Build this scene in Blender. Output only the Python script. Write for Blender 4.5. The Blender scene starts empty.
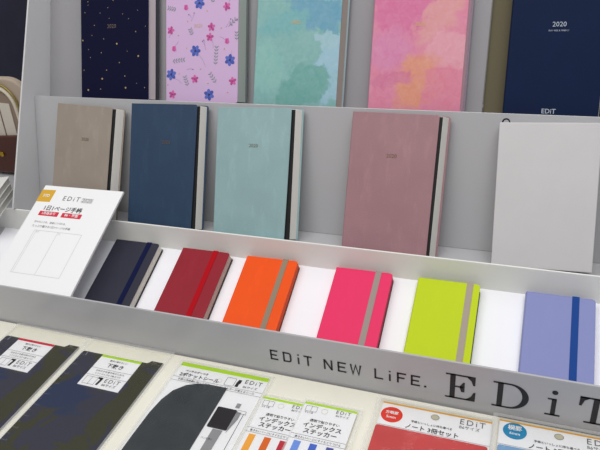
import bpy, bmesh, math, random
from mathutils import Matrix, Vector, noise
random.seed(7)
R = math.radians
S = bpy.context.scene
C = S.collection

# ---------------------------------------------------------------- camera, world, lights, exposure
cam_d = bpy.data.cameras.new('camera')
cam_d.sensor_width = 36.0
cam_d.lens = 620.16 / 600 * 36.0
cam_d.clip_start = 0.02
cam = bpy.data.objects.new('camera', cam_d)
C.objects.link(cam)
r_ = Vector((0.93836, 0.33563, -0.08263)); u_ = Vector((-0.09900, 0.49001, 0.86608)); f_ = Vector((-0.33117, 0.80451, -0.49303))
m = Matrix.Identity(4)
for i in range(3):
    m[i][0] = r_[i]; m[i][1] = u_[i]; m[i][2] = -f_[i]
m[1][3] = -0.76388; m[2][3] = 0.53707
cam.matrix_world = m
S.camera = cam

world = bpy.data.worlds.new('world'); S.world = world; world.use_nodes = True
bg = world.node_tree.nodes['Background']
bg.inputs[0].default_value = (0.94, 0.96, 1.0, 1); bg.inputs[1].default_value = 0.30

def area(name, loc, target, sx, sy, power, col):
    d = bpy.data.lights.new(name, 'AREA'); d.shape = 'RECTANGLE'; d.size = sx; d.size_y = sy
    d.energy = power; d.color = col
    o = bpy.data.objects.new(name, d); C.objects.link(o); o.location = loc
    o.rotation_euler = (Vector(target) - Vector(loc)).to_track_quat('-Z', 'Y').to_euler()
area('ceiling_light_front', (-0.5, -1.0, 1.9), (-0.4, 0.0, 0.0), 2.6, 0.9, 29, (1.0, 0.97, 0.93))
area('ceiling_light_back', (0.1, 0.25, 2.0), (-0.3, 0.0, 0.0), 2.4, 0.7, 14, (0.98, 0.98, 1.0))

vs = S.view_settings
vs.view_transform = 'Standard'; vs.look = 'None'; vs.gamma = 1.0; vs.use_curve_mapping = False
vs.exposure = 0.0

# ---------------------------------------------------------------- materials
def lin(c):
    return tuple(((x / 255) / 12.92 if x / 255 <= 0.04045 else ((x / 255 + 0.055) / 1.055) ** 2.4) for x in c) + (1,)
class NT:
    def __init__(s, name):
        s.m = bpy.data.materials.new(name); s.m.use_nodes = True
        s.t = s.m.node_tree; s.b = s.t.nodes['Principled BSDF']
    def n(s, typ, **kw):
        x = s.t.nodes.new(typ)
        for k, v in kw.items(): setattr(x, k, v)
        return x
    def l(s, a, b): s.t.links.new(a, b)
    def mix(s, fac, a, b):
        x = s.n('ShaderNodeMix', data_type='RGBA')
        if isinstance(fac, (int, float)): x.inputs[0].default_value = fac
        else: s.l(fac, x.inputs[0])
        for v, i in ((a, 6), (b, 7)):
            if isinstance(v, tuple): x.inputs[i].default_value = v
            else: s.l(v, x.inputs[i])
        return x.outputs[2]
    def noise(s, scale, detail=3, dist=0.0, vec=None, rough=0.5):
        x = s.n('ShaderNodeTexNoise'); x.inputs['Scale'].default_value = scale
        x.inputs['Detail'].default_value = detail; x.inputs['Distortion'].default_value = dist; x.inputs['Roughness'].default_value = rough
        if vec is None: vec = s.co()
        s.l(vec, x.inputs['Vector']); return x.outputs[0]
    def co(s):
        if not hasattr(s, 'tc'): s.tc = s.n('ShaderNodeTexCoord')
        return s.tc.outputs['Object']
    def ramp(s, fac, a, b):
        x = s.n('ShaderNodeMapRange'); s.l(fac, x.inputs[0]); x.inputs[1].default_value = a; x.inputs[2].default_value = b
        return x.outputs[0]
    def math(s, op, a, b=None):
        x = s.n('ShaderNodeMath', operation=op)
        for v, i in ((a, 0), (b, 1)):
            if v is None: continue
            if isinstance(v, (int, float)): x.inputs[i].default_value = v
            else: s.l(v, x.inputs[i])
        return x.outputs[0]
    def bump(s, h, strength, dist=0.001):
        x = s.n('ShaderNodeBump'); x.inputs['Strength'].default_value = strength; x.inputs['Distance'].default_value = dist
        s.l(h, x.inputs['Height']); s.l(x.outputs[0], s.b.inputs['Normal'])
MATS = {}
def plain(name, col, rough=0.5, metal=0.0, spec=0.5, var=0.0, grain=0.0, gscale=400):
    if name in MATS: return MATS[name]
    n = NT(name); c = lin(col)
    n.b.inputs['Base Color'].default_value = c; n.b.inputs['Roughness'].default_value = rough
    n.b.inputs['Metallic'].default_value = metal; n.b.inputs['Specular IOR Level'].default_value = spec
    if var > 0:
        f = n.ramp(n.noise(25, 6, 0.6), 0.35, 0.65)
        lo = tuple(x * (1 - var) for x in c[:3]) + (1,); hi = tuple(min(1, x * (1 + var)) for x in c[:3]) + (1,)
        n.l(n.mix(f, lo, hi), n.b.inputs['Base Color'])
    if grain > 0: n.bump(n.noise(gscale, 4, 0.3), grain, 0.0006)
    MATS[name] = n.m; return n.m
def leather(name, col, rough=0.5, streak=0.10, grain=0.35, spec=0.4):
    """soft synthetic leather: fine grain, cloudy tone, pale rubbed streaks"""
    if name in MATS: return MATS[name]
    n = NT(name); c = lin(col)
    hi = tuple(min(1, x * (1 + 2.2 * streak) + 0.02 * streak * 5) for x in c[:3]) + (1,); lo = tuple(x * (1 - streak) for x in c[:3]) + (1,)
    cl = n.ramp(n.noise(18, 5, 0.5), 0.3, 0.7)
    base = n.mix(cl, lo, c)
    mp = n.n('ShaderNodeMapping'); mp.inputs['Scale'].default_value = (75, 22, 10); mp.inputs['Rotation'].default_value = (0, 0, 0.35)
    n.l(n.co(), mp.inputs[0])
    st = n.ramp(n.noise(1.0, 6, 0.25, mp.outputs[0], 0.65), 0.52, 0.74)
    n.l(n.mix(n.math('MULTIPLY', st, 0.5), base, hi), n.b.inputs['Base Color'])
    n.b.inputs['Roughness'].default_value = rough; n.b.inputs['Specular IOR Level'].default_value = spec
    n.bump(n.noise(520, 5, 0.4), grain, 0.0007)
    MATS[name] = n.m; return n.m
def watercolor(name, base, blobs, wob=0.035):
    """blobs: (cx, cy, rx, ry, angle, colour, softness 0..1, strength)"""
    n = NT(name)
    sep = n.n('ShaderNodeSeparateXYZ'); n.l(n.co(), sep.inputs[0])
    w1 = n.noise(38, 6, 0.8); w2 = n.noise(31, 6, 0.8, rough=0.6)
    mp = n.n('ShaderNodeMapping'); mp.inputs['Location'].default_value = (3.1, 1.7, 0); n.l(n.co(), mp.inputs[0])
    w3 = n.noise(33, 6, 0.6, mp.outputs[0], 0.65)
    col = lin(base)
    x = n.math('ADD', sep.outputs[0], n.math('MULTIPLY', n.math('SUBTRACT', w1, 0.5), wob * 1.6))
    y = n.math('ADD', sep.outputs[1], n.math('MULTIPLY', n.math('SUBTRACT', w3, 0.5), wob * 1.6))
    for cx, cy, rx, ry, a, c, soft, strg in blobs:
        dx = n.math('SUBTRACT', x, cx); dy = n.math('SUBTRACT', y, cy + 0.0092)
        ca, sa = math.cos(a), math.sin(a)
        px = n.math('DIVIDE', n.math('ADD', n.math('MULTIPLY', dx, ca), n.math('MULTIPLY', dy, sa)), rx)
        py = n.math('DIVIDE', n.math('SUBTRACT', n.math('MULTIPLY', dy, ca), n.math('MULTIPLY', dx, sa)), ry)
        d = n.math('SQRT', n.math('ADD', n.math('MULTIPLY', px, px), n.math('MULTIPLY', py, py)))
        k = n.math('SUBTRACT', 1.0, n.ramp(d, 1.0 - soft, 1.0))
        k = n.math('MULTIPLY', k, n.math('MULTIPLY', n.ramp(w2, 0.05, 0.42), strg))
        col = n.mix(k, col, lin(c))
    fine = n.ramp(n.noise(90, 6, 1.0), 0.3, 0.75)
    col = n.mix(n.math('MULTIPLY', fine, 0.08), col, (1, 1, 1, 1))
    n.l(col, n.b.inputs['Base Color']); n.b.inputs['Roughness'].default_value = 0.5
    return n.m
def clear_film(name='clear_film', milk=0.0):
    n = NT(name)
    n.t.nodes.remove(n.b)
    out = n.t.nodes['Material Output']
    tr = n.n('ShaderNodeBsdfTransparent'); tr.inputs[0].default_value = (0.985, 0.985, 0.98, 1)
    gl = n.n('ShaderNodeBsdfGlossy'); gl.inputs['Roughness'].default_value = 0.10
    fr = n.n('ShaderNodeLayerWeight'); fr.inputs['Blend'].default_value = 0.35
    bp = n.n('ShaderNodeBump'); bp.inputs['Strength'].default_value = 0.25; bp.inputs['Distance'].default_value = 0.002
    n.l(n.noise(22, 3, 1.0), bp.inputs['Height'])
    n.l(bp.outputs[0], gl.inputs['Normal'])
    mx = n.n('ShaderNodeMixShader'); n.l(n.math('MULTIPLY', fr.outputs[0], 0.35), mx.inputs[0]); n.l(tr.outputs[0], mx.inputs[1]); n.l(gl.outputs[0], mx.inputs[2])
    last = mx.outputs[0]
    if milk:
        df = n.n('ShaderNodeBsdfDiffuse'); df.inputs[0].default_value = (0.9, 0.9, 0.88, 1)
        m2 = n.n('ShaderNodeMixShader'); m2.inputs[0].default_value = milk; n.l(last, m2.inputs[1]); n.l(df.outputs[0], m2.inputs[2]); last = m2.outputs[0]
    n.l(last, out.inputs[0])
    return n.m
FILM = clear_film(); SEAM = clear_film('film_seam', 0.28)
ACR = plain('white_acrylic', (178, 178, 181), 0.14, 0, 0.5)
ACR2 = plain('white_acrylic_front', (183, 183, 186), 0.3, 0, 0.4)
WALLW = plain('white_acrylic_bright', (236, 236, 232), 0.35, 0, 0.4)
LINER = plain('white_card', (246, 247, 252), 0.55)
PAPER = plain('page_paper', (225, 222, 212), 0.8)
INK = plain('black_ink', (22, 20, 26), 0.5)
GREYINK = plain('grey_ink', (96, 96, 98), 0.6)
WHITE = plain('white_print_card', (240, 241, 244), 0.4)
LIME = plain('lime_print', (176, 218, 40), 0.45)
GOLD = plain('gold_foil', (190, 160, 95), 0.35, 0.7)

# ---------------------------------------------------------------- geometry helpers
class MB:
    """collects polygons with material slots, built as ONE mesh object"""
    def __init__(s): s.v = []; s.f = []; s.m = []
    def add(s, vs, fs, mi=0, M=None):
        k = len(s.v)
        s.v += [tuple(M @ Vector(p)) if M else tuple(p) for p in vs]
        s.f += [tuple(i + k for i in f) for f in fs]; s.m += [mi] * len(fs)
    def box(s, a, b, mi=0, M=None):
        x0, y0, z0 = a; x1, y1, z1 = b
        s.add([(x0, y0, z0), (x1, y0, z0), (x1, y1, z0), (x0, y1, z0), (x0, y0, z1), (x1, y0, z1), (x1, y1, z1), (x0, y1, z1)],
              [(0, 3, 2, 1), (4, 5, 6, 7), (0, 1, 5, 4), (1, 2, 6, 5), (2, 3, 7, 6), (3, 0, 4, 7)], mi, M)
    def prism(s, pts, z0, z1, mi=0, M=None):
        n = len(pts)
        if sum(pts[i][0] * pts[(i + 1) % n][1] - pts[(i + 1) % n][0] * pts[i][1] for i in range(n)) < 0: pts = pts[::-1]
        vs = [(x, y, z0) for x, y in pts] + [(x, y, z1) for x, y in pts]
        s.add(vs, [tuple(range(n))[::-1], tuple(range(n, 2 * n))] + [(i, (i + 1) % n, n + (i + 1) % n, n + i) for i in range(n)], mi, M)
    def poly(s, pts, z, mi=0, M=None):
        n = len(pts)
        if sum(pts[i][0] * pts[(i + 1) % n][1] - pts[(i + 1) % n][0] * pts[i][1] for i in range(n)) < 0: pts = pts[::-1]
        s.add([(x, y, z) for x, y in pts], [tuple(range(n))], mi, M)
    def stroke(s, pts, w, z, mi=0, closed=False, M=None):
        """flat line of constant width along pts"""
        P = [Vector(p) for p in pts]; n = len(P); L = []; Rr = []
        for i in range(n):
            a = P[(i - 1) % n] if (closed or i > 0) else P[i]; b = P[(i + 1) % n] if (closed or i < n - 1) else P[i]
            d1 = (P[i] - a); d2 = (b - P[i])
            if d1.length < 1e-9: d1 = d2
            if d2.length < 1e-9: d2 = d1
            d1.normalize(); d2.normalize(); t = (d1 + d2)
            if t.length < 1e-6: t = d1
            t.normalize(); k = 1 / max(0.45, t.dot(d1)); nn = Vector((-t.y, t.x)) * w * 0.5 * k
            L.append(P[i] + nn); Rr.append(P[i] - nn)
        vs = [(p.x, p.y, z) for p in L] + [(p.x, p.y, z) for p in Rr]
        rng = range(n) if closed else range(n - 1)
        s.add(vs, [(n + i, n + (i + 1) % n, (i + 1) % n, i) for i in rng], mi, M)
    def tube(s, path, r, seg=10, mi=0, M=None, closed=False):
        P = [Vector(p) for p in path]; n = len(P); vs = []; up = Vector((0, 0, 1))
        for i in range(n):
            a = P[(i - 1) % n] if (closed or i > 0) else P[i]; b = P[(i + 1) % n] if (closed or i < n - 1) else P[i]
            t = (b - a).normalized(); x = t.cross(up if abs(t.z) < 0.95 else Vector((1, 0, 0))).normalized(); y = t.cross(x)
            vs += [tuple(P[i] + r * (math.cos(6.2832 * k / seg) * x + math.sin(6.2832 * k / seg) * y)) for k in range(seg)]
        fs = []
        for i in (range(n) if closed else range(n - 1)):
            j = (i + 1) % n
            fs += [(i * seg + k, i * seg + (k + 1) % seg, j * seg + (k + 1) % seg, j * seg + k) for k in range(seg)]
        if not closed: fs += [tuple(range(seg))[::-1], tuple(range((n - 1) * seg, n * seg))]
        s.add(vs, fs, mi, M)
    def text(s, string, x, y, w, z, mi=0, align='L', bold=0.0, h=None, shear=0.0, M=None, spacing=1.0):
        """printed characters, scaled to width w (and height h if given), lower left at x, y"""
        d = bpy.data.curves.new('print', 'FONT'); d.body = string; d.size = 1.0; d.offset = bold; d.resolution_u = 2; d.shear = shear
        d.space_character = spacing
        o = bpy.data.objects.new('print', d); C.objects.link(o)
        bpy.context.view_layer.update()
        dg = bpy.context.evaluated_depsgraph_get()
        me = bpy.data.meshes.new_from_object(o.evaluated_get(dg))
        vs = [v.co.copy() for v in me.vertices]; fs = [tuple(p.vertices) for p in me.polygons]
        bpy.data.objects.remove(o); bpy.data.curves.remove(d); bpy.data.meshes.remove(me)
        if not vs: return
        x0 = min(v.x for v in vs); x1 = max(v.x for v in vs); y0 = min(v.y for v in vs); y1 = max(v.y for v in vs)
        kx = w / (x1 - x0); ky = kx if h is None else h / (y1 - y0)
        ox = x if align == 'L' else (x - w / 2 if align == 'C' else x - w)
        s.add([(ox + (v.x - x0) * kx, y + (v.y - y0) * ky, z) for v in vs], fs, mi, M)
    def build(s, name, mats, parent=None, bevel=0.0, seg=2, smooth=False, loc=None):
        me = bpy.data.meshes.new(name); me.from_pydata(s.v, [], s.f)
        for k in (mats if isinstance(mats, (list, tuple)) else [mats]): me.materials.append(k)
        for p, mi in zip(me.polygons, s.m): p.material_index = mi
        if smooth:
            for p in me.polygons: p.use_smooth = True
        me.update()
        o = bpy.data.objects.new(name, me); C.objects.link(o)
        if parent: o.parent = parent
        if loc: o.location = loc
        if bevel > 0:
            b = o.modifiers.new('bevel', 'BEVEL'); b.width = bevel; b.segments = seg; b.limit_method = 'ANGLE'; b.angle_limit = R(40)
        return o
def tag(o, label=None, cat=None, group=None, kind=None):
    if label: o['label'] = label
    if cat: o['category'] = cat
    if group: o['group'] = group
    if kind: o['kind'] = kind
    return o
def thing(name, label, cat, loc=(0, 0, 0), tilt=0.0, spin=0.0, group=None):
    o = bpy.data.objects.new(name, None); o.empty_display_size = 0.02; C.objects.link(o)
    o.matrix_world = Matrix.Translation(loc) @ Matrix.Rotation(R(tilt), 4, 'X') @ Matrix.Rotation(R(spin), 4, 'Z')
    return tag(o, label, cat, group)
def rrect(x0, y0, x1, y1, r, n=5, corners='1111'):
    """rounded rectangle; corners order: x0y0, x1y0, x1y1, x0y1"""
    out = []
    for k, (cx, cy, a0) in enumerate(((x0 + r, y0 + r, 180), (x1 - r, y0 + r, 270), (x1 - r, y1 - r, 0), (x0 + r, y1 - r, 90))):
        if corners[k] == '1': out += [(cx + r * math.cos(R(a0 + 90 * i / n)), cy + r * math.sin(R(a0 + 90 * i / n))) for i in range(n + 1)]
        else: out.append(((x0, y0), (x1, y0), (x1, y1), (x0, y1))[k])
    return out
def ellipse(cx, cy, rx, ry, n=28, a=0.0):
    return [(cx + rx * math.cos(6.2832 * i / n) * math.cos(a) - ry * math.sin(6.2832 * i / n) * math.sin(a),
             cy + rx * math.cos(6.2832 * i / n) * math.sin(a) + ry * math.sin(6.2832 * i / n) * math.cos(a)) for i in range(n)]

# ---------------------------------------------------------------- the setting
def struct(name, mb, mat): return tag(mb.build(name, mat), kind='structure')
fl = MB(); fl.box((-4, -3, -0.92), (3, 2.2, -0.90)); struct('floor', fl, plain('floor_tile', (150, 146, 140), 0.4, var=0.05))
wb = MB(); wb.box((-4, 2.2, -0.92), (3, 2.25, 1.9)); struct('wall_back', wb, plain('wall_paint', (170, 170, 165), 0.8, var=0.03))

# counter under everything
t = thing('display_counter', 'long cream shop counter under the stationery display', 'counter', (-0.3, 0, -0.9))
b = MB(); b.box((-1.4, -0.85, 0.765), (1.4, 0.9, 0.7795)); b.build('counter_top', plain('cream_laminate', (228, 226, 216), 0.45), t, 0.002)
b = MB(); b.box((-1.37, -0.80, 0.0), (1.37, 0.86, 0.765)); b.build('cabinet_body', plain('cream_panel', (205, 202, 192), 0.6), t, 0.003)
ZT = -0.0714
sl = MB(); sl.box((-1.5, -0.78, -0.1205), (0.9, -0.1755, ZT))
tag(sl.build('product_board', plain('cream_board', (238, 236, 222), 0.42, var=0.012), None, 0.0015),
    'cream white board in front carrying the flat packaged products', 'display board')

# ---------------------------------------------------------------- lower tray (front panel with the lettering, sloping shelf, back wall)
A = 22.52; ca, sa = math.cos(R(A)), math.sin(R(A))
tray = thing('display_tray', 'white tray with lettered front panel holding the six small notebooks', 'display tray', (0, 0, -0.12))
def at(parent, mb, name, mat, bevel=0.0):      # parts written in world coordinates under an unrotated root
    o = mb.build(name, mat, parent, bevel); o.location = -parent.location; return o
YF = -0.1731
b = MB(); b.box((-1.35, YF, -0.1200), (0.45, YF + 0.003, 0.0025)); fp = at(tray, b, 'front_panel', ACR2, 0.0011)
def on_shelf(s, n):    # distance along the slope, height above the book faces' plane
    return (s * ca - n * sa, s * sa + n * ca)
prof = [on_shelf(-0.180, -0.0180), on_shelf(0.0185, -0.0180), on_shelf(0.0185, -0.0215), on_shelf(-0.180, -0.0215)]
b = MB(); M_ = Matrix(((0, 0, 1, 0), (1, 0, 0, 0), (0, 1, 0, 0), (0, 0, 0, 1)))
b.prism(prof, -1.35, 0.45, 0, M_); at(tray, b, 'shelf', ACR2)
prof = [on_shelf(-0.178, -0.0166), on_shelf(0.0165, -0.0166), on_shelf(0.0165, -0.0178), on_shelf(-0.178, -0.0178)]
b = MB(); b.prism(prof, -0.935, 0.44, 0, M_); lo = at(tray, b, 'shelf_liner', LINER); lo['label'] = 'bright white card lining the sloping shelf'
b = MB(); b.box((-1.35, 0.0106, -0.1200), (0.45, 0.0136, 0.0310)); at(tray, b, 'back_wall', WALLW, 0.0011)

# lettering: "EDiT NEW LiFE." and the large "EDiT"
MX = Matrix(((1, 0, 0, 0), (0, 0, -1, YF), (0, 1, 0, ZT), (0, 0, 0, 1)))   # local (x, y, z) -> world (x, YF - z, ZT + y)
b = MB(); zz = 0.0004; y0, y1 = 0.0238, 0.0412; w = 0.0025
def seg(*pts): b.stroke(pts, w, zz, 0, False, MX)
def cE(a, c):
    seg((a + w / 2, y0), (a + w / 2, y1)); seg((a, y1 - w / 2), (c, y1 - w / 2)); seg((a, y0 + w / 2), (c, y0 + w / 2)); seg((a, (y0 + y1) / 2), (c - 0.0015, (y0 + y1) / 2))
def cD(a, c):
    mr = 0.0045; pts = [(a, y1 - w / 2)]
    pts += [(c - mr + (mr - w / 2) * math.sin(R(k * 15)), y1 - mr + (mr - w / 2) * math.cos(R(k * 15))) for k in range(7)]
    pts += [(c - mr + (mr - w / 2) * math.cos(R(k * 15)), y0 + mr - (mr - w / 2) * math.sin(R(k * 15))) for k in range(7)]
    pts += [(a, y0 + w / 2)]; seg(*pts); seg((a + w / 2, y0), (a + w / 2, y1))
def ci(x): seg((x, y0), (x, y1 - 0.0055)); seg((x, y1 - 0.0021), (x, y1))
def cT(a, c): seg(((a + c) / 2, y0), ((a + c) / 2, y1)); seg((a, y1 - w / 2), (c, y1 - w / 2))
cE(-0.3060, -0.2945); cD(-0.2870, -0.2745); ci(-0.2643); cT(-0.2565, -0.2445)
a, c = -0.2280, -0.2155; seg((a + w / 2, y0), (a + w / 2, y1)); seg((c - w / 2, y0), (c - w / 2, y1)); seg((a + w / 2, y1 - 0.0003), (c - w / 2, y0 + 0.0003))
cE(-0.2085, -0.1965)
a, c = -0.1915, -0.1755; q = (c - a) / 4; seg((a + w / 2, y1), (a + q, y0 + 0.0004), (a + 2 * q, y1 - 0.001), (a + 3 * q, y0 + 0.0004), (c - w / 2, y1))
seg((-0.1570, y1), (-0.1570, y0)); seg((-0.1580, y0 + w / 2), (-0.1465, y0 + w / 2)); ci(-0.1378)
a, c = -0.1285, -0.1165; seg((a + w / 2, y0), (a + w / 2, y1)); seg((a, y1 - w / 2), (c, y1 - w / 2)); seg((a, (y0 + y1) / 2), (c - 0.002, (y0 + y1) / 2))
cE(-0.1105, -0.0985); b.poly([(-0.0935, y0), (-0.0905, y0), (-0.0905, y0 + 0.003), (-0.0935, y0 + 0.003)], zz, 0, MX)
y0, y1 = 0.0148, 0.0555
def pl(*pts): b.poly(list(pts), zz, 0, MX)
def rc(xa, ya, xb, yb): pl((xa, ya), (xb, ya), (xb, yb), (xa, yb))
sw = 0.0024
# E
x = -0.0668; rc(x, y0, x + 0.030, y0 + sw); rc(x, y1 - sw, x + 0.030, y1); rc(x + 0.0055, y0, x + 0.0120, y1)
rc(x + 0.012, 0.0342, x + 0.0215, 0.0342 + sw)
pl((x + 0.0195, 0.0275), (x + 0.0235, 0.0275), (x + 0.0235, 0.0435), (x + 0.0215, 0.0435), (x + 0.0175, 0.0366), (x + 0.0175, 0.0342))
pl((x + 0.026, y1), (x + 0.0360, y1), (x + 0.0360, y1 - 0.0145), (x + 0.0335, y1 - 0.0145), (x + 0.0312, y1 - 0.0075), (x + 0.026, y1 - sw))
pl((x + 0.026, y0), (x + 0.0365, y0), (x + 0.0370, y0 + 0.0150), (x + 0.0345, y0 + 0.0150), (x + 0.0317, y0 + 0.0075), (x + 0.026, y0 + sw))
# D
x = -0.0100; rc(x, y0, x + 0.020, y0 + sw); rc(x, y1 - sw, x + 0.020, y1); rc(x + 0.0055, y0, x + 0.0120, y1)
cx, cy = x + 0.0195, (y0 + y1) / 2; ro, ri = (0.0225, (y1 - y0) / 2), (0.0150, (y1 - y0) / 2 - sw); N = 24
for k in range(N):
    a0, a1 = R(-90 + 180 * k / N), R(-90 + 180 * (k + 1) / N)
    pl((cx + ri[0] * math.cos(a0), cy + ri[1] * math.sin(a0)), (cx + ro[0] * math.cos(a0), cy + ro[1] * math.sin(a0)),
       (cx + ro[0] * math.cos(a1), cy + ro[1] * math.sin(a1)), (cx + ri[0] * math.cos(a1), cy + ri[1] * math.sin(a1)))
# i
x = 0.0512; rc(x, y0 + 0.0015, x + 0.0172, y0 + 0.0015 + sw); rc(x + 0.0062, y0 + 0.002, x + 0.0115, y0 + 0.0290); rc(x + 0.0015, y0 + 0.0268, x + 0.0115, y0 + 0.0290)
b.poly(ellipse(x + 0.0085, 0.0535, 0.0034, 0.0034, 18), zz, 0, MX)
# T
x = 0.0868; W = 0.036; mid = x + W / 2; rc(x, y1 - sw, x + W, y1); rc(mid - 0.0033, y0, mid + 0.0033, y1); rc(mid - 0.0100, y0, mid + 0.0100, y0 + sw)
for sgn in (-1, 1):
    e = mid + sgn * W / 2
    pl((e, y1), (e - sgn * 0.010, y1), (e - sgn * 0.010, y1 - sw), (e - sgn * 0.0052, y1 - 0.0060), (e - sgn * 0.0028, y1 - 0.0145), (e, y1 - 0.0145))
lt = b.build('lettering', INK, fp)

# ---------------------------------------------------------------- upper rack: two leaning panels, two ledges, side cheek
rack = thing('display_rack', 'tall white two-step rack the standing notebooks lean on', 'display rack', (0, 0.02, 0.02))
def slab(y0, z0, y1, z1, th):          # YZ profile of a leaning panel, front face through the two points, thickness behind
    d = Vector((y1 - y0, z1 - z0)).normalized(); nrm = Vector((d.y, -d.x)) * th
    return [(y0, z0), (y1, z1), (y1 + nrm.x, z1 + nrm.y), (y0 + nrm.x, z0 + nrm.y)]
def xpanel(name, prof, xa, xb, mat=ACR, bevel=0.0009):
    b = MB(); b.prism(prof, xa, xb, 0, M_); return at(rack, b, name, mat, bevel)
xpanel('lower_ledge', [(0.0140, 0.0120), (0.0755, 0.0120), (0.0755, 0.0090), (0.0140, 0.0090)], -0.893, 0.45)
xpanel('lower_back_panel', slab(0.0736, 0.0122, 0.1400, 0.2090, 0.003), -0.893, 0.45)
xpanel('upper_ledge', [(0.1440, 0.1910), (0.2110, 0.1910), (0.2110, 0.1880), (0.1440, 0.1880)], -0.893, 0.45)
xpanel('upper_back_panel', slab(0.1785, 0.1912, 0.3118, 0.4980, 0.003), -0.893, -0.0705, plain('white_acrylic_upper_dimmed', (154, 153, 157), 0.14, 0, 0.5))  # same acrylic as below, the dimmer light up here put into a darker base colour
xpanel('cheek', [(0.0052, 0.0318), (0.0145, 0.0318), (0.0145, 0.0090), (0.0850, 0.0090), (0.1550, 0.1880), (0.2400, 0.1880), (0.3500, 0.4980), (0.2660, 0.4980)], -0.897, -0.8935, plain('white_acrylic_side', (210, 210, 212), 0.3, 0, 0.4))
# plinth that carries the rack and the goods on the left
b = MB(); b.box((-1.60, 0.0160, 0.0), (-0.905, 0.75, 0.1495)); b.box((-0.904, 0.0160, 0.0), (0.45, 0.75, 0.1280))
tag(b.build('plinth', plain('grey_plinth', (176, 178, 182), 0.5), None, 0.001, loc=(0, 0, -0.1200)),
    'light grey plinth behind the tray supporting the rack and goods at left', 'plinth')

# olive board behind the right end of the rack
b = MB(); b.prism(slab(0.1850, 0.1915, 0.3222, 0.5060, 0.004), -0.0698, 0.40, 0, M_)
tag(b.build('backing_board', plain('olive_cloth', (100, 93, 72), 0.85, grain=0.3, gscale=700), None, 0.0005),
    'olive green cloth covered board beyond the right end of the upper panel', 'board')

# ---------------------------------------------------------------- books
def flat_print(parent, name, mats, fn, label=None):
    b = MB(); fn(b); o = b.build(name, mats, parent)
    if label: o['label'] = label
    return o
DROP = 0.0092
def book(name, label, cat, loc, tilt, spin, wf, wb_, h, t, cover, pages=PAPER, back=None, gap=0.0, gap_col=None, group=None, r=0.004, sag=0.0, cv=0.0012, prn=None, rel=0.0028):
    global_drop = DROP if tilt > 50 else 0.0
    if global_drop:
        loc = (loc[0] + global_drop * math.sin(R(spin)), loc[1] - global_drop * math.cos(R(tilt)), loc[2] - global_drop * math.sin(R(tilt))); h += global_drop
    """local: x across from the spine, y up the cover, z towards the viewer; wf / wb_ widths of front and back board"""
    o = thing(name, label, cat, loc, tilt, spin, group)
    b = MB()
    fr = [(x, y) for x, y in rrect(0.002, 0, wf, h, r, 5, '0110')]
    if sag:   # the free edge bows inwards towards the foot
        fr = [(x - sag * max(0.0, (1 - y / h)) ** 1.4 * (x / wf) ** 3, y) for x, y in fr] if False else \
             [(0.002, 0)] + [(wf - sag + 0.0 * k, 0.0) for k in (0,)] + [(wf - sag * (1 - k / 10) ** 1.6, h * k / 10) for k in range(1, 10)] + \
             [(wf - r + r * math.cos(R(q)), h - r + r * math.sin(R(q))) for q in range(0, 91, 18)] + [(0.002, h)]
    b.prism(fr, t - cv, t, 0)
    # rounded spine
    sp = [(0.0025, cv)] + [(0.0025 - 0.0025 * math.sin(R(k)), t / 2 - (t / 2) * math.cos(R(k))) for k in range(0, 181, 15)] + [(0.0025, t - cv)]
    b.prism(sp, -h, 0, 0, Matrix(((1, 0, 0, 0), (0, 0, -1, 0), (0, 1, 0, 0), (0, 0, 0, 1))))
    b.prism(rrect(0.002, 0, wb_, h, r, 5, '0110'), 0, cv, 1 if back else 0)
    cmats = [cover, back or cover]
    if prn:
        q = MB(); prn[1](q); b.add(q.v, q.f, 0); b.m[-len(q.m):] = [2 + k for k in q.m]; cmats += prn[0]
    cov = b.build('cover', cmats, o, 0.0004, 2)
    # page block, fore edge slanting from the wide back board to the narrower front board
    b = MB(); e = rel; zt_, zb_ = t - cv - gap - 0.0001, cv + 0.0001
    fx = wf - e + (wb_ - wf) * (0.55 if gap else 0.25); bx = wb_ - e; y0_, y1_ = 0.002, h - 0.002
    b.add([(0.0028, y0_, zb_), (bx, y0_, zb_), (bx, y1_, zb_), (0.0028, y1_, zb_), (0.0028, y0_, zt_), (fx, y0_, zt_), (fx, y1_, zt_), (0.0028, y1_, zt_)],
          [(0, 3, 2, 1), (4, 5, 6, 7), (0, 1, 5, 4), (1, 2, 6, 5), (2, 3, 7, 6), (3, 0, 4, 7)])
    b.build('page_block', pages, o, 0.0003)
    if gap:
        b = MB(); b.prism([(0.004, 0.002), (fx - 0.0006, 0.002), (fx - 0.0006, h - 0.0025), (0.004, h - 0.0025)], zt_ + 0.0002, zt_ + 0.0014, 0)  # black slab filling the space between pages and lifted front cover
        g = b.build('gap_slab', gap_col or plain('black_gap_slab', (14, 13, 16), 0.7), o); g['label'] = 'black slab in the gap under the lifted cover'
    return o
def year(o, x, y, w, z, mat=GOLD, s='2020'):
    flat_print(o, 'lettering', [mat], lambda b: b.text(s, x, y + DROP, w, z, 0, 'C', 0.0))

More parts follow.
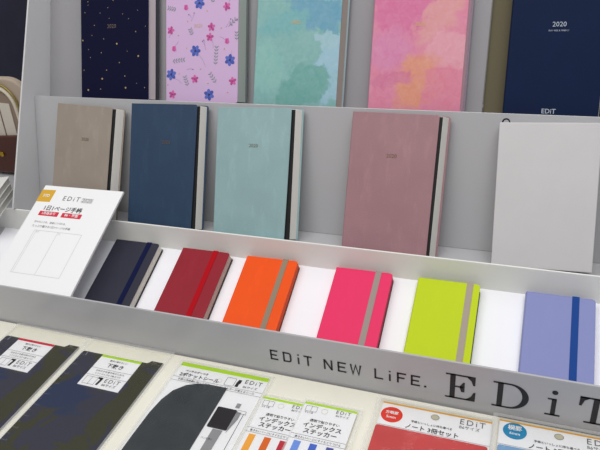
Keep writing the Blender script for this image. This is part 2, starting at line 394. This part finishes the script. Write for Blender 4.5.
# -- middle row: plane of the covers passes y .024, z .0279 at 64 degrees
T1 = 64; t1 = 0.0175
def face(loc_y, loc_z, tilt, t):       # root on the back board so that the front cover lies in the wanted plane
    return (loc_y + t * math.sin(R(tilt)), loc_z - t * math.cos(R(tilt)))
fy, fz = face(0.0240, 0.0285, T1, t1)
mid = [('taupe', (154, 143, 132), -0.8235, -1.9, 0.1220, 0.1375, 0.199, 0.0025, -0.002, (0.068, 0.1367), 'grey beige'),
       ('blue', (40, 64, 92), -0.6539, 1.0, 0.1315, 0.1440, 0.2035, 0.0030, 0.003, (0.0735, 0.1373), 'slate blue'),
       ('mint', (148, 179, 182), -0.4838, 1.5, 0.1326, 0.1475, 0.2030, 0.0040, 0.003, (0.069, 0.1399), 'pale mint'),
       ('rose', (164, 125, 131), -0.2584, -0.4, 0.1327, 0.1470, 0.2050, 0.0020, 0.0, (0.067, 0.1395), 'dusty rose')]
labs = {'taupe': 'grey-beige leather diary leaning in the middle row behind the printed card',
        'blue': 'slate blue leather diary leaning in the middle row under the star print diary',
        'mint': 'pale mint leather diary leaning in the middle row with a black strip under its cover edge',
        'rose': 'dusty rose leather diary leaning in the middle row beside the blank white box'}
for k, col, x0, sp, wf, wbk, h, gap, sag, yr, nm in mid:
    o = book('diary', labs[k], 'notebook', (x0, fy, fz), T1, sp, wf, wbk, h, t1, leather(nm.replace(' ', '_') + '_leather', col, 0.5, 0.10),
             plain('page_paper_' + k, (222, 220, 214), 0.8), None, gap, None, 'leather diaries in the middle row', sag=max(0, sag))
    year(o, yr[0], yr[1] - 0.0012, 0.0155, t1 + 0.0003, plain('bronze_foil', (120, 98, 66), 0.4, 0.5))

# blank white box
bx = thing('slipcase_box', 'plain white blank box standing in the middle row at right', 'box', (-0.0322, 0.0200 + 0.024 * math.sin(R(T1)), 0.0228 - 0.024 * math.cos(R(T1)) ), T1, 2.2)
b = MB(); b.box((0, 0, 0), (0.1330, 0.2045, 0.024)); b.build('box_body', plain('white_box_card', (204, 202, 204), 0.6, var=0.012), bx, 0.0012, 3)
b = MB(); ring = [(0.0085 + 0.0048 * math.cos(R(a)), 0.2055 + 0.0048 * math.sin(R(a)), 0.016) for a in range(-20, 201, 20)]
b.tube(ring, 0.0009, 8); b.tube([(p[0], p[1], 0.010) for p in ring], 0.0009, 8)
b.build('ring', plain('black_metal', (20, 20, 22), 0.35, 0.6), bx, smooth=True)

# -- upper row
T2 = 66; t2 = 0.0165
uy, uz = face(0.1586, 0.2063, T2, t2)
DARKB = plain('dark_blue_back', (26, 32, 44), 0.5)
def upper(name, label, x0, sp, wf, wbk, cover, back, pages, t=t2, gap=0.0, h=0.212, prn=None, rel=0.0028):
    return book(name, label, 'notebook', (x0, uy, uz), T2, sp, wf, wbk, h, t, cover, pages, back, gap, None, 'patterned diaries in the top row', prn=prn, rel=rel)
def stars(b):
    L = [(44, 3, .8), (75, 20, .6), (238, 7, .6), (62, 51, .7), (125, 57, .6), (157, 36, .7), (217, 66, .6), (277, 54, .6), (162, 81, .6), (241, 87, .6), (101, 108, .8), (307, 122, .6),
         (269, 142, .8), (91, 150, .6), (52, 170, 1.2), (139, 167, .8), (193, 190, 1.5), (76, 210, .6), (235, 223, .6), (129, 226, .8), (84, 245, .7), (279, 245, 1.4), (203, 270, .8), (56, 299, .8),
         (150, 301, .8), (45, 333, .6), (132, 338, 1.5), (225, 328, .9), (272, 360, .6), (73, 386, 1.5), (125, 382, .8), (228, 378, 1.5), (304, 378, .8)]
    for px, py, s in L:
        X = (px / 4.09 + 70 - 80) / 68 * 0.1484; Y = DROP + 0.172 * (1 - py / 4.09 / 100); rr = 0.0016 * s; a0 = random.random()
        b.poly([((X + (rr if i % 2 == 0 else rr * 0.5) * math.cos(a0 + i * 0.6283)), Y + (rr if i % 2 == 0 else rr * 0.5) * math.sin(a0 + i * 0.6283)) for i in range(10)], t2 + 0.0003)
    for i in range(14):
        X = random.uniform(0.01, 0.14); Y = random.uniform(0.177, 0.207); b.poly(ellipse(X, Y, .0008, .0008, 6), t2 + 0.0003)
star = upper('diary', 'navy diary with tiny gold stars in the top row at left', -0.7995, 2.0, 0.1484, 0.1600, plain('navy_cloth', (12, 15, 46), 0.7, spec=0.12), DARKB, plain('page_pinkish', (196, 186, 190), 0.8),
             prn=([plain('star_gold', (186, 160, 110), 0.4, 0.3)], stars), rel=0.0065)
year(star, 0.0700, 0.1205, 0.0190, t2 + 0.0004, plain('dull_gold', (112, 98, 88), 0.5, 0.4))

def floral(b):
    z = t2 + 0.0003
    def P(px, py): return ((px / 4.09 + 155 - 165) / 73 * 0.1424, DROP + 0.172 * (1 - py / 4.09 / 100.5))
    def flower(px, py, r, mi, n=6, mc=4):
        X, Y = P(px, py); a0 = random.random() * 6
        for i in range(n):
            a = a0 + 6.2832 * i / n
            b.poly(ellipse(X + r * .55 * math.cos(a), Y + r * .55 * math.sin(a), r * .5, r * .34, 10, a), z + 0.00002 * i, mi if i % 2 else mi + 1)
        b.poly(ellipse(X, Y, r * .22, r * .22, 8), z + .0003, mc)
    def sprig(px, py, ang, L, n=4, mi=6):
        L *= 1.25
        X, Y = P(px, py); d = Vector((math.cos(ang), math.sin(ang))); nn = Vector((-d.y, d.x)); p0 = Vector((X, Y)) - d * L / 2
        b.stroke([tuple(p0), tuple(p0 + d * L * .5 + nn * .0006), tuple(p0 + d * L)], .00035, z, mi)
        for i in range(n):
            q = p0 + d * L * (i + .7) / n
            for sg in (-1, 1):
                c = q + nn * sg * .0022; b.poly(ellipse(c.x, c.y, .0025, .0008, 8, ang + sg * .8), z, mi)
    def stem(px, py, qx, qy, mi=7, tip=True):
        a = Vector(P(px, py)); c = Vector(P(qx, qy)); mdl = (a + c) / 2 + Vector((.0012, .0012))
        b.stroke([tuple(a), tuple(mdl), tuple(c)], .0004, z - .0001, mi)
        if tip: b.poly(ellipse(a.x, a.y, .0013, .001, 8), z, mi)
    for px, py in ((184, 27), (168, 218), (308, 260), (67, 312), (225, 398)): flower(px, py, .0098, 0)
    stem(183, 235, 210, 285, 6, False); stem(82, 330, 110, 350, 6, False); stem(313, 240, 314, 222, 6, False)
    for px, py in ((65, 130), (294, 47), (233, 125), (227, 165), (166, 333), (320, 345), (72, 395)): flower(px, py, .0072, 2, 5, 8)
    for px, py in ((128, 40), (78, 205), (295, 183)):
        X, Y = P(px, py); b.poly([(X - .003, Y + .004), (X + .003, Y + .0045), (X + .005, Y - .003), (X + .001, Y - .0055), (X - .004, Y - .003)], z, 2)
        b.poly([(X - .001, Y + .003), (X + .001, Y + .003), (X + .001, Y - .004), (X - .0014, Y - .004)], z + .0001, 3)
    stem(58, 160, 62, 140, 7, False); stem(98, 176, 84, 195, 7, False); stem(266, 166, 286, 178, 7, False); stem(236, 180, 240, 210, 7, False); stem(308, 10, 300, 36, 7, False)
    for px, py, a, L, n in ((70, 42, 2.9, .014, 4), (240, 12, 1.2, .012, 3), (150, 140, 2.0, .010, 3), (98, 255, .1, .020, 5), (252, 240, 1.5, .026, 6), (240, 330, 2.2, .017, 4), (130, 340, 1.9, .015, 4),
                            (318, 110, .7, .014, 3), (334, 165, 1.6, .012, 3)): sprig(px, py, a, L, n)
    for a in ((197, 180, 210, 215), (202, 176, 206, 200), (162, 65, 150, 98), (158, 293, 132, 293), (140, 70, 150, 85), (310, 97, 290, 130), (335, 100, 300, 128)): stem(*a)
    for px, py, a in ((97, 152, .5), (132, 206, 1.4), (190, 293, .4), (272, 132, .8), (220, 352, .1), (100, 310, 1.3), (205, 10, .6), (300, 390, .5), (285, 215, .9), (135, 98, 2), (52, 355, .3), (215, 60, 2.2)):
        X, Y = P(px, py); b.poly(ellipse(X, Y, .0019, .0009, 8, a), z, 5)
    b.text('2020', 0.0660, 0.1200 + DROP, .0160, z, 9, 'C')
flo = upper('diary', 'lilac diary printed with blue and pink flowers in the top row', -0.6158, 2.3, 0.1424, 0.1530, plain('lilac_paper', (207, 177, 214), 0.6, spec=0.2), plain('grey_green_back', (84, 94, 92), 0.5), plain('page_grey', (160, 168, 164), 0.8),
    prn=([plain('petal_blue', (84, 104, 190), .6), plain('petal_blue_dark', (62, 80, 168), .6), plain('petal_pink', (206, 96, 168), .6), plain('petal_pink_deep', (184, 66, 140), .6),
    plain('flower_eye', (36, 42, 96), .6), plain('leaf_gold', (186, 158, 104), .5), plain('leaf_green', (112, 134, 134), .6), plain('stem_plum', (112, 88, 138), .6), plain('pink_eye', (150, 60, 120), .6),
    plain('pale_gold', (196, 166, 130), .5)], floral))

wc1 = watercolor('mint_watercolour', (120, 172, 170), [
    (.020, .200, .060, .030, .5, (146, 190, 192), .3, .8), (.105, .160, .062, .040, -.75, (92, 152, 178), .18, 1.0), (.050, .130, .050, .020, .3, (104, 168, 172), .3, .9),
    (.140, .055, .034, .058, -.25, (146, 186, 204), .12, 1.0), (.128, .100, .022, .016, .3, (150, 188, 200), .15, .9), (.088, .028, .048, .034, .7, (98, 160, 154), .15, 1.0), (.025, .060, .034, .050, .2, (128, 182, 176), .3, .8),
    (.128, .185, .030, .030, .8, (120, 180, 188), .2, .9)])
mw = upper('diary', 'mint and sky blue watercolour diary in the top row', -0.4453, 0.2, 0.1480, 0.1560, wc1, plain('pale_blue_back', (150, 170, 176), 0.5), plain('page_tan', (170, 158, 150), 0.8))
year(mw, 0.0715, 0.1268, 0.0160, t2 + 0.0003)
wc2 = watercolor('pink_watercolour', (212, 122, 152), [
    (.055, .155, .062, .044, .3, (206, 100, 148), .2, 1.0), (.030, .085, .050, .040, 0, (206, 122, 166), .4, .9), (.108, .140, .028, .058, -.7, (212, 142, 146), .3, .95),
    (.122, .085, .036, .030, .2, (216, 146, 162), .15, 1.0), (.078, .040, .042, .050, -.5, (214, 138, 112), .35, 1.0), (.035, .040, .034, .012, .15, (202, 106, 144), .3, .8),
    (.120, .030, .036, .040, 0, (212, 118, 144), .3, .9), (.135, .190, .026, .040, .5, (208, 102, 146), .18, .9)])
pw = upper('diary', 'pink and orange watercolour diary in the top row', -0.2456, 0.4, 0.1444, 0.1500, wc2, plain('mauve_back', (150, 132, 150), 0.5), plain('page_rosy', (216, 176, 188), 0.8))
year(pw, 0.0745, 0.1220, 0.0155, t2 + 0.0003)

nb = book('diary', 'large dark blue diary in the top row at right in front of the olive board', 'notebook', (-0.0400, uy + 0.002, uz), T2, 0.4, 0.1300, 0.1350, 0.225, t2, plain('deep_blue_card', (12, 29, 62), 0.6, spec=0.12, var=.03), PAPER, plain('black_back', (16, 18, 26), .5), 0.0)
def nbp(b):
    z = t2 + .0003
    b.text('2020', .0670, .1195 + DROP, .0185, z, 0, 'C'); b.text('DAY FREE & WEEKLY', .0670, .1130 + DROP, .0270, z, 0, 'C'); b.text('EDiT', .0640, -.0030 + DROP, .0190, z, 0, 'C', .01)
flat_print(nb, 'lettering', [plain('silver_print', (176, 184, 200), .5)], nbp)

# -- small notebooks on the sloping shelf; covers in the plane through y 0, z 0
t3 = 0.0160
sy, sz = (t3 * sa, -t3 * ca)
small = [
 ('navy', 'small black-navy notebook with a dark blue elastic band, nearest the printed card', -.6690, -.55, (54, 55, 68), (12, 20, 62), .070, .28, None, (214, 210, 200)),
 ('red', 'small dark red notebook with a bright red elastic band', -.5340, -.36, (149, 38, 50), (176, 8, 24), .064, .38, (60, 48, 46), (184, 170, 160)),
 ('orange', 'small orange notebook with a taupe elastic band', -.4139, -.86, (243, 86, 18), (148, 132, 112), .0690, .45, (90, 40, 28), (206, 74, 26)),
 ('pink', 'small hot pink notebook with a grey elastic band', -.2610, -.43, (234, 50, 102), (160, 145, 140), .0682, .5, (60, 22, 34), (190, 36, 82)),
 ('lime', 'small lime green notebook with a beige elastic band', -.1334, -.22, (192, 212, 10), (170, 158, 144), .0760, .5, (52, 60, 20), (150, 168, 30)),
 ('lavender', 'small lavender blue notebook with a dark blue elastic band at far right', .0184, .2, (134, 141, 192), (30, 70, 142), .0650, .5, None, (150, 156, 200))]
for k, lab, x0, g, col, bcol, bxp, rough, backc, pgc in small:
    cm = leather(k + '_small_leather', col, rough, .05 if k in ('navy', 'red', 'orange') else .02, .14, .25)
    H = 0.146
    rt = Matrix.Rotation(R(A), 4, 'X') @ Matrix.Rotation(R(-g), 4, 'Z')
    off = rt @ Vector((0, -H, -t3))
    o = book('pocket_notebook', lab, 'notebook', (x0 + off.x, off.y, off.z), A, -g, .0900, .0915 if k in ('navy', 'red') else .0905, H, t3, cm, plain(k + '_page_edge', pgc, .8),
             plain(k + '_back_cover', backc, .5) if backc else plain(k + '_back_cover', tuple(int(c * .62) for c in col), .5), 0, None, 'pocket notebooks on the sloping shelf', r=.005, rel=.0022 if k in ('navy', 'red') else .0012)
    b = MB(); e = .0007; bw = .0046
    b.box((bxp - bw, -e, t3), (bxp + bw, H + e, t3 + e)); b.box((bxp - bw, H, 0), (bxp + bw, H + e, t3)); b.box((bxp - bw, -e, 0), (bxp + bw, 0, t3))
    el = b.build('elastic_band', plain(k + '_elastic', bcol, .75, spec=.15, grain=.3, gscale=1500), o, .0002)
    el['label'] = {'navy': 'dark blue', 'red': 'bright red', 'orange': 'taupe', 'pink': 'grey', 'lime': 'beige', 'lavender': 'dark blue'}[k] + ' elastic band'

# ---------------------------------------------------------------- printed sample card leaning at left
ck = thing('info_card', 'white printed board about the day diary, leaning over the tray at left', 'card', (-.8264, -.0126, .0520), 25.5, 0.8)
ck.scale = (.97, .97, .97)
b = MB(); b.box((0, -.1780, -.0045), (.1745, .0552, 0)); b.build('board', [plain('white_board', (244, 245, 246), .55)], ck, .0005)
def ckp(b):
    z = .0003
    b.prism([(.0, .0445), (.0, .0170), (.0305, .0180), (.0305, .0455)], .0001, z, 1); b.text('STD', .0085, .0285, .0150, z + .0002, 4, 'L', .02)
    b.text('EDiT', .0560, .0240, .0370, z, 3, 'L', 0, spacing=1.4); b.text('2020', .0990, .0240, .0210, z, 2); b.stroke([(.0980, .0228), (.1210, .0228), (.1210, .0320), (.0980, .0320)], .0004, z, 3, True)
    b.text('1日1ページ手帳', .0270, -.0012, .0830, z, 0, 'L', .015)
    for x0, s in ((.0215, '1月始まり'), (.0720, 'B6・変型')):
        b.prism(rrect(x0, -.0130, x0 + .0430, -.0030, .001, 2), .0001, z, 5); b.text(s, x0 + .0215, -.0107, .0290, z + .0002, 4, 'C', .02)
    b.text('日々のことを、自由につづれる。', .0230, -.0290, .0690, z, 3); b.text('たっぷり書ける1日1ページの手帳', .0230, -.0385, .0830, z, 3)
    b.stroke([(.0335, -.0450), (.1360, -.0450), (.1360, -.1330), (.0335, -.1330)], .0005, z, 6, True)
    b.stroke([(.0850, -.0450), (.0850, -.1330)], .0005, z, 6); b.stroke([(.0375, -.0450), (.0375, -.1330)], .0004, z, 6)
    b.text('1/1', .0390, -.0500, .0050, z, 6); b.text('1/2', .0870, -.0500, .0050, z, 6)
flat_print(ck, 'lettering', [INK, plain('mustard_print', (218, 170, 44), .5), plain('soft_black', (70, 70, 74), .5), GREYINK, WHITE, plain('red_print', (214, 44, 66), .5), plain('pale_grey_line', (190, 190, 188), .6)], ckp)

# ---------------------------------------------------------------- packaged goods lying on the board
def pack(name, label, cat, x, y, group=None, spin=0.0, lift=0.0):
    return thing(name, label, cat, (x, y, ZT + .0004 + lift), 0, spin, group)
def film(parent, x0, y0, x1, y1, z, amp=.0008, n=26):
    """thin crumpled clear bag, upper face, as a real thin shell"""
    b = MB(); vs = []; nx = n; ny = int(n * 1.4); sd = random.random() * 50
    for j in range(ny + 1):
        for i in range(nx + 1):
            X = x0 + (x1 - x0) * i / nx; Y = y0 + (y1 - y0) * j / ny
            ed = min(1, i / 2, (nx - i) / 2, j / 2, (ny - j) / 2)
            vs.append((X, Y, z * (0.65 + .35 * ed) + amp * ed * noise.noise(Vector((X * 45 + sd, Y * 45, sd)))))
    fs = [(j * (nx + 1) + i, j * (nx + 1) + i + 1, (j + 1) * (nx + 1) + i + 1, (j + 1) * (nx + 1) + i) for j in range(ny) for i in range(nx)]
    b.add(vs, fs); b.m = [1 if (k % nx in (0, nx - 1) or k // nx == ny - 1) else 0 for k in range(len(fs))]
    return b.build('clear_sleeve', [FILM, SEAM], parent, smooth=True)
def book_icon(b, x, y, w, h, z, mi, lw=.0004):
    b.stroke([(x, y), (x + w, y), (x + w, y + h), (x, y + h)], lw, z, mi, True); b.stroke([(x + w / 2, y), (x + w / 2, y + h)], lw, z, mi)

# pencil boards
def painted_reflections():  # olive and blue reflections on the sheet, painted into its base colour
    n = NT('charcoal_with_painted_reflections')
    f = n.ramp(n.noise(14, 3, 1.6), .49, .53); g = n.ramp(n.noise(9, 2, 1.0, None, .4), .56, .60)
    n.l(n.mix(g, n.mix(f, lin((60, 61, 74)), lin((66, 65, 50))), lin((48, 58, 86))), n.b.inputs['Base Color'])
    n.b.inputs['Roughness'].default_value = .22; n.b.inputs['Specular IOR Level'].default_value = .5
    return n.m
CH = painted_reflections()
EDGE = plain('charcoal_edge', (44, 45, 58), .35)
def pencil_board(label, x, y, xtab, lx, bar, dxh=.139):
    o = pack('pencil_board', label, 'pencil board', x, y, 'pencil boards in clear sleeves')
    h = .215; w = dxh
    b = MB()
    out = [(0, -h), (w, -h), (w, .0035)] + [(w - .002, .0060), (w - .021, .0060), (w - .0235, .0020), (w - .026, 0)] + [(.002, 0), (0, -.002)]
    b.prism(out, 0, .0008, 0)
    z = .0010
    for i in range(19):
        L = .0055 if i % 2 == 0 else .0035
        b.stroke([(.0015, -.008 - i * .0105), (.0015 + L, -.008 - i * .0105)], .0004, z, 1)
        if i % 2 == 0: b.text(str(i // 2 + 1), .0085, -.0088 - i * .0105, .0014, z, 1)
    b.text('No.', w - .018, .0018, .0075, z, 1); b.stroke([(w - .020, 0), (w - .003, 0)], .0003, z, 1)
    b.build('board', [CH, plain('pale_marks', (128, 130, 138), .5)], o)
    b = MB(); b.box((lx, -.0640, .0009), (lx + .0690, -.0012, .0013), 0); b.box((lx, -.0052, .00131), (lx + .0690, -.0010, .0015), 1)
    lb = b.build('label', [WHITE, bar], o)
    b = MB(); z = .0017
    b.text('書き心地やさしい', lx + .0345, -.0118, .0300, z, 0, 'C', .004, h=.0034); b.text('下敷き', lx + .0345, -.0238, .0280, z, 0, 'C', .006, h=.0086)
    b.stroke([(lx, -.0285), (lx + .069, -.0285)], .0004, z, 1); b.stroke([(lx, -.0425), (lx + .069, -.0425)], .0004, z, 1)
    b.text('なめらかな書き味のための', lx + .0345, -.0345, .0480, z, 1, 'C'); b.text('ソフトタイプの下敷きです', lx + .0345, -.0400, .0440, z, 1, 'C')
    book_icon(b, lx + .0050, -.0600, .0190, .0140, z, 1)
    b.poly([(lx + .0240, -.0445), (lx + .0320, -.0445), (lx + .0320, -.0480), (lx + .0305, -.0590), (lx + .0270, -.0590), (lx + .0285, -.0480), (lx + .0240, -.0470)], z, 0)
    b.text('EDiT', lx + .0370, -.0520, .0250, z, 1, 'L', .0, spacing=1.3); b.text('B6サイズ', lx + .0370, -.0590, .0230, z, 1)
    b.build('lettering', [INK, GREYINK], lb)
    film(o, -.0048, -h - .004, w + .0045, .0305, .0026)
    return o
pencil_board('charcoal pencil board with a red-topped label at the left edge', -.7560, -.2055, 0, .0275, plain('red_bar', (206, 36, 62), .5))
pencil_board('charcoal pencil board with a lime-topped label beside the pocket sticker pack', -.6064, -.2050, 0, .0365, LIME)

# pocket sticker pack
o = pack('pocket_sticker_pack', 'white pack with lime bar and large black pocket sticker', 'sticker pack', -.4415, -.1890)
b = MB(); b.box((0, -.215, 0), (.1380, 0, .0008), 0); b.box((0, -.0068, .00081), (.1380, 0, .0010), 1); cd = b.build('card', [WHITE, LIME], o)
b = MB(); pts = [(.0875, -.0325), (.0800, -.0322), (.0600, -.0325), (.0430, -.0350), (.0280, -.0420), (.0150, -.0560), (.0080, -.0750), (.0045, -.1000), (.0035, -.1400), (.0035, -.2050), (.0875, -.2050)]
b.prism(pts, .0011, .0019); b.build('pocket_sticker', plain('black_vinyl', (62, 66, 70), .22, var=.1), o, .0003)['label'] = 'large black rounded pocket sticker'
b = MB(); b.prism(rrect(.0905, -.1010, .1185, -.0660, .0015, 3), .0011, .0022); b.build('holder_sticker', plain('black_vinyl_small', (36, 33, 38), .35), o, .0003)['label'] = 'small black square pen holder sticker'
b = MB(); z = .0013
b.text('ペンホルダーつき', .0130, -.0170, .0360, z, 0, 'L', .01); b.text('2ポケットシール', .0080, -.0270, .0620, z, 0, 'L', .018)
b.stroke([(.0, -.0290), (.138, -.0290)], .0004, z, 1); b.stroke([(.0, -.0360), (.138, -.0360)], .0004, z, 1)
b.text('手帳の表紙裏に貼ってポケットとペンホルダーが使えるシール', .0100, -.0345, .1180, z, 0)
b.stroke(ellipse(.0700, -.0215, .0037, .0037, 20), .0004, z, 2, True)
b.stroke(rrect(.0790, -.0270, .0930, -.0120, .0015, 3), .0005, z, 1, True)
b.poly([(.0955, -.0265), (.1000, -.0265), (.1000, -.0210), (.1015, -.0190), (.1015, -.0130), (.0970, -.0130), (.0955, -.0190)], z, 0)
b.text('EDiT', .1070, -.0175, .0250, z, 1, 'L', 0, spacing=1.3); b.text('B6サイズ', .1075, -.0260, .0210, z, 1)
b.poly([(.1130, -.0540), (.1190, -.0540), (.1190, -.0620), (.1130, -.0620)], z, 3)
b.poly([(.1190, -.0680), (.1250, -.0680), (.1250, -.0800), (.1190, -.1050)], z, 3); b.poly([(.1000, -.1020), (.1140, -.1020), (.1120, -.2000), (.1000, -.2000)], z, 3)
b.stroke([(.1290, -.0700), (.1290, -.1300)], .0006, z, 0); b.stroke([(.1255, -.0700), (.1325, -.0700)], .0005, z, 0); b.stroke([(.1190, -.0650), (.1310, -.0650), (.1310, -.0700), (.1190, -.0700)], .0004, z, 1, True)
b.poly([(.1275, -.1300), (.1305, -.1300), (.1290, -.1350)], z, 0); b.text('ペンを通す', .0915, -.1200, .0160, z, 1)
b.build('lettering', [INK, GREYINK, plain('hole_line', (206, 204, 180), .5), plain('mid_grey_print', (142, 142, 146), .5)], cd)
film(o, -.0040, -.218, .1440, .0050, .0036, .0019)

# index sticker packs
def index_pack(label, x, y, cols, lift):
    o = pack('index_sticker_pack', label, 'sticker pack', x, y, 'index sticker packs with lime bars', 0, lift)
    b = MB(); b.box((0, -.130, 0), (.0708, 0, .0008), 0); b.box((0, -.0036, .00081), (.0708, 0, .0010), 1); cd = b.build('card', [WHITE, LIME], o)
    b = MB(); z = .0012
    book_icon(b, .0045, -.0150, .0150, .0090, z, 1); b.text('おもて面', .0050, -.0185, .0110, z, 1)
    b.stroke(ellipse(.0300, -.0110, .0040, .0040, 20), .0005, z, 2, True)
    b.text('EDiT', .0450, -.0100, .0190, z, 1, 'L', 0, spacing=1.3); b.text('B6サイズ', .0460, -.0155, .0170, z, 1)
    b.text('透明で貼りやすい', .0160, -.0310, .0390, z, 0, 'L', .01); b.text('インデックス', .0100, -.0410, .0500, z, 0, 'L', .018); b.text('ステッカー', .0135, -.0505, .0430, z, 0, 'L', .018)
    b.stroke([(0, -.0540), (.0708, -.0540)], .0004, z, 1); b.stroke([(0, -.0610), (.0708, -.0610)], .0004, z, 1); b.text('書きたいページにすぐたどりつける', .0060, -.0595, .0590, z, 0)
    b.build('lettering', [INK, GREYINK, plain('hole_line', (206, 204, 180), .5)], cd)
    for i, c in enumerate(cols):
        b = MB(); b.box((.0075 + i * .0210, -.125, .0009), (.0165 + i * .0210, -.0640, .0012)); b.build('index_tab', plain('tab_%d_%d_%d' % c, c, .4), o)
    film(o, -.0020, -.134, .0775, .0058, .0024, .0006)
index_pack('index sticker pack with orange and red tabs, partly under its neighbour', -.3001, -.2215, [(240, 168, 60), (218, 100, 20), (188, 36, 54)], 0)
index_pack('index sticker pack with blue tabs, beside the red notebook set', -.2405, -.2185, [(112, 148, 226), (66, 100, 200), (70, 76, 160)], .0034)

# notebook sets in bags
def nb_set(label, x, y, seal, cover, big, cx, cy, covlab):
    o = pack('notebook_set', label, 'notebook set', x, y, 'bagged three-notebook sets')
    for i in range(3):
        b = MB(); b.prism(rrect(.0005, -.230, .1340, -.0445, .003, 3), .0001 + i * .0030, .0028 + i * .0030)
        nt = b.build('notebook', cover if i == 2 else PAPER, o, .0003)
        if i == 2: nt['label'] = covlab
    b = MB(); b.box((0, -.0440, .0020), (.1362, 0, .0028), 0); b.box((0, -.0024, .00281), (.1362, 0, .0030), 1); cd = b.build('header_card', [WHITE, plain('ochre_bar', (226, 164, 40), .5)], o)
    b = MB(); b.prism(ellipse(cx, cy, .0137, .0125, 36), .0029, .0034); sl_ = b.build('round_seal', seal, o)
    b = MB(); z = .0037; b.text(big, cx, cy + .0005, .0165, z, 0, 'C', .02); b.text('5mm' if '方' in big else '6mm', cx, cy - .0065, .0120, z, 0, 'C', .01); b.build('lettering', WHITE, sl_)
    b = MB(); z = .0033
    b.poly(ellipse(.0680, -.0105, .0050, .0042, 24), z, 2); b.stroke(ellipse(.0680, -.0105, .0050, .0042, 24), .0005, z + .0001, 1, True)
    b.text('手帳といっしょに持ち運べる', .0405, -.0260, .0500, z, 0, 'L', .01); b.text('ノート 3冊セット', .0350, -.0368, .0640, z, 0, 'L', .018)
    b.text('EDiT', .0985, -.0130, .0300, z, 1, 'L', 0, spacing=1.3); b.text('B6サイズ', .0985, -.0200, .0240, z, 1)
    b.stroke([(0, -.0385), (.1362, -.0385)], .0004, z, 1); b.text('なめらかな書き心地が特長のオリジナル手帳用紙を使用', .0200, -.0435, .0880, z, 0)
    b.build('lettering', [INK, GREYINK, plain('hole_shadow', (190, 186, 160), .6)], cd)
    film(o, -.0080, -.236, .1420, .0050, .0115, .0010)
nb_set('red notebook set in a clear bag with a round red seal', -.1424, -.1905, plain('seal_red', (222, 48, 26), .45), plain('coral_red_cover', (196, 62, 62), .4, var=.06), '方眼罫', .0150, -.0200, 'coral red notebook')
nb_set('notebook set in a clear bag with a round blue seal at far right', .0015, -.1825, plain('seal_blue', (24, 134, 182), .45), plain('pale_blue_cover', (120, 160, 200), .4, var=.04), '横罫', .0185, -.0150, 'pale blue notebook')

# ---------------------------------------------------------------- goods on the plinth at the far left
def lying(label, x, y, z, spin):
    o = thing('notebook', label, 'notebook', (x, y, z), 0, spin, 'stacked notebooks at the far left')
    w_, h_, t_ = .125, .098, .0135
    b = MB(); b.prism(rrect(-w_, -h_, 0, 0, .003, 3), 0, .0009); b.prism(rrect(-w_, -h_, 0, 0, .003, 3), t_ - .0009, t_); b.box((-w_, -h_, .0009), (-w_ + .001, 0, t_ - .0009))
    b.build('cover', plain('white_cover', (236, 236, 232), .35), o, .0003)
    b = MB(); b.box((-w_ + .0012, -h_ + .002, .0011), (-.0022, -.002, t_ - .0011)); b.build('page_block', plain('page_white', (214, 212, 204), .8), o)
for i, lb in enumerate(('white notebook at the bottom of the stack left of the rack', 'white notebook in the middle of the stack left of the rack', 'white notebook on top of the stack left of the rack')):
    lying(lb, -.938 - .002 * (2 - i), .062 + .002 * (2 - i), .0300 + i * .0142, 25)

po = thing('pencil_pouch', 'beige pencil pouch with brown leather pocket behind the stacked notebooks', 'pouch', (-.985, .150, .0300), 90, 0)
def arch(x0, x1, y0, y1, r, n=8): return rrect(x0, y0, x1, y1, r, n, '0011')
b = MB(); b.prism(arch(-.085, .068, 0, .208, .050), -.016, 0); b.build('body', plain('beige_canvas', (176, 160, 144), .85, grain=.5, gscale=900), po, .004, 3)
b = MB(); P = [(x, y, .003) for x, y in arch(-.075, .030, .030, .192, .042)]; b.tube(P, .0042, 10); b.build('piping', plain('cream_piping', (206, 196, 178), .7), po, smooth=True)
b = MB(); P = [(x, y, .004) for x, y in arch(-.083, .038, .030, .200, .048)]; b.tube(P, .0020, 8); b.build('zip', plain('brass_zip', (150, 134, 70), .45, .6), po, smooth=True)
b = MB(); b.prism(rrect(-.072, .020, .024, .182, .035, 6, '0011'), .0005, .0015); b.build('lining', plain('pouch_lining', (140, 122, 108), .9), po)
b = MB(); b.prism([(-.083, .010), (.066, .010), (.067, .088), (.030, .094), (-.083, .086)], .004, .0140); lp = b.build('pocket', plain('brown_leather', (74, 34, 24), .5, grain=.3), po, .003, 3); lp['label'] = 'dark brown leather pocket'
b = MB(); b.prism(ellipse(-.034, .052, .0058, .0058, 20), .0142, .0172); b.build('snap', plain('brass', (200, 160, 60), .25, 1.0), lp, .0008)
for i, (x, sp) in enumerate(((-.052, 3), (-.022, 1))):
    M2 = Matrix.Rotation(R(-4), 4, 'Z')
    c_ = MB(); c_.box((x, .082, .0020), (x + .026, .166 - .008 * i, .0036), 0, M2)
    q_ = c_.build('card_insert', plain('insert_card', (206, 198, 186), .6), po, .0003); q_['label'] = 'pale card tucked in the pouch'

bd = MB(); n = 40
vs = []
for j in range(21):
    for i in range(n + 1):
        X = -1.75 + .84 * i / n; Z = .031 + .62 * j / 20
        vs.append((X, .42 + .006 * math.sin(X * 38) + .004 * noise.noise(Vector((X * 9, Z * 5, 0))), Z))
bd.add(vs, [(j * (n + 1) + i, j * (n + 1) + i + 1, (j + 1) * (n + 1) + i + 1, (j + 1) * (n + 1) + i) for j in range(20) for i in range(n)])
o = bd.build('cloth_backdrop', plain('navy_fabric', (30, 30, 52), .8, var=.12, grain=.3), smooth=True); s = o.modifiers.new('thick', 'SOLIDIFY'); s.thickness = .004
tag(o, 'dark navy cloth backdrop at the far left behind the pouch', 'cloth')
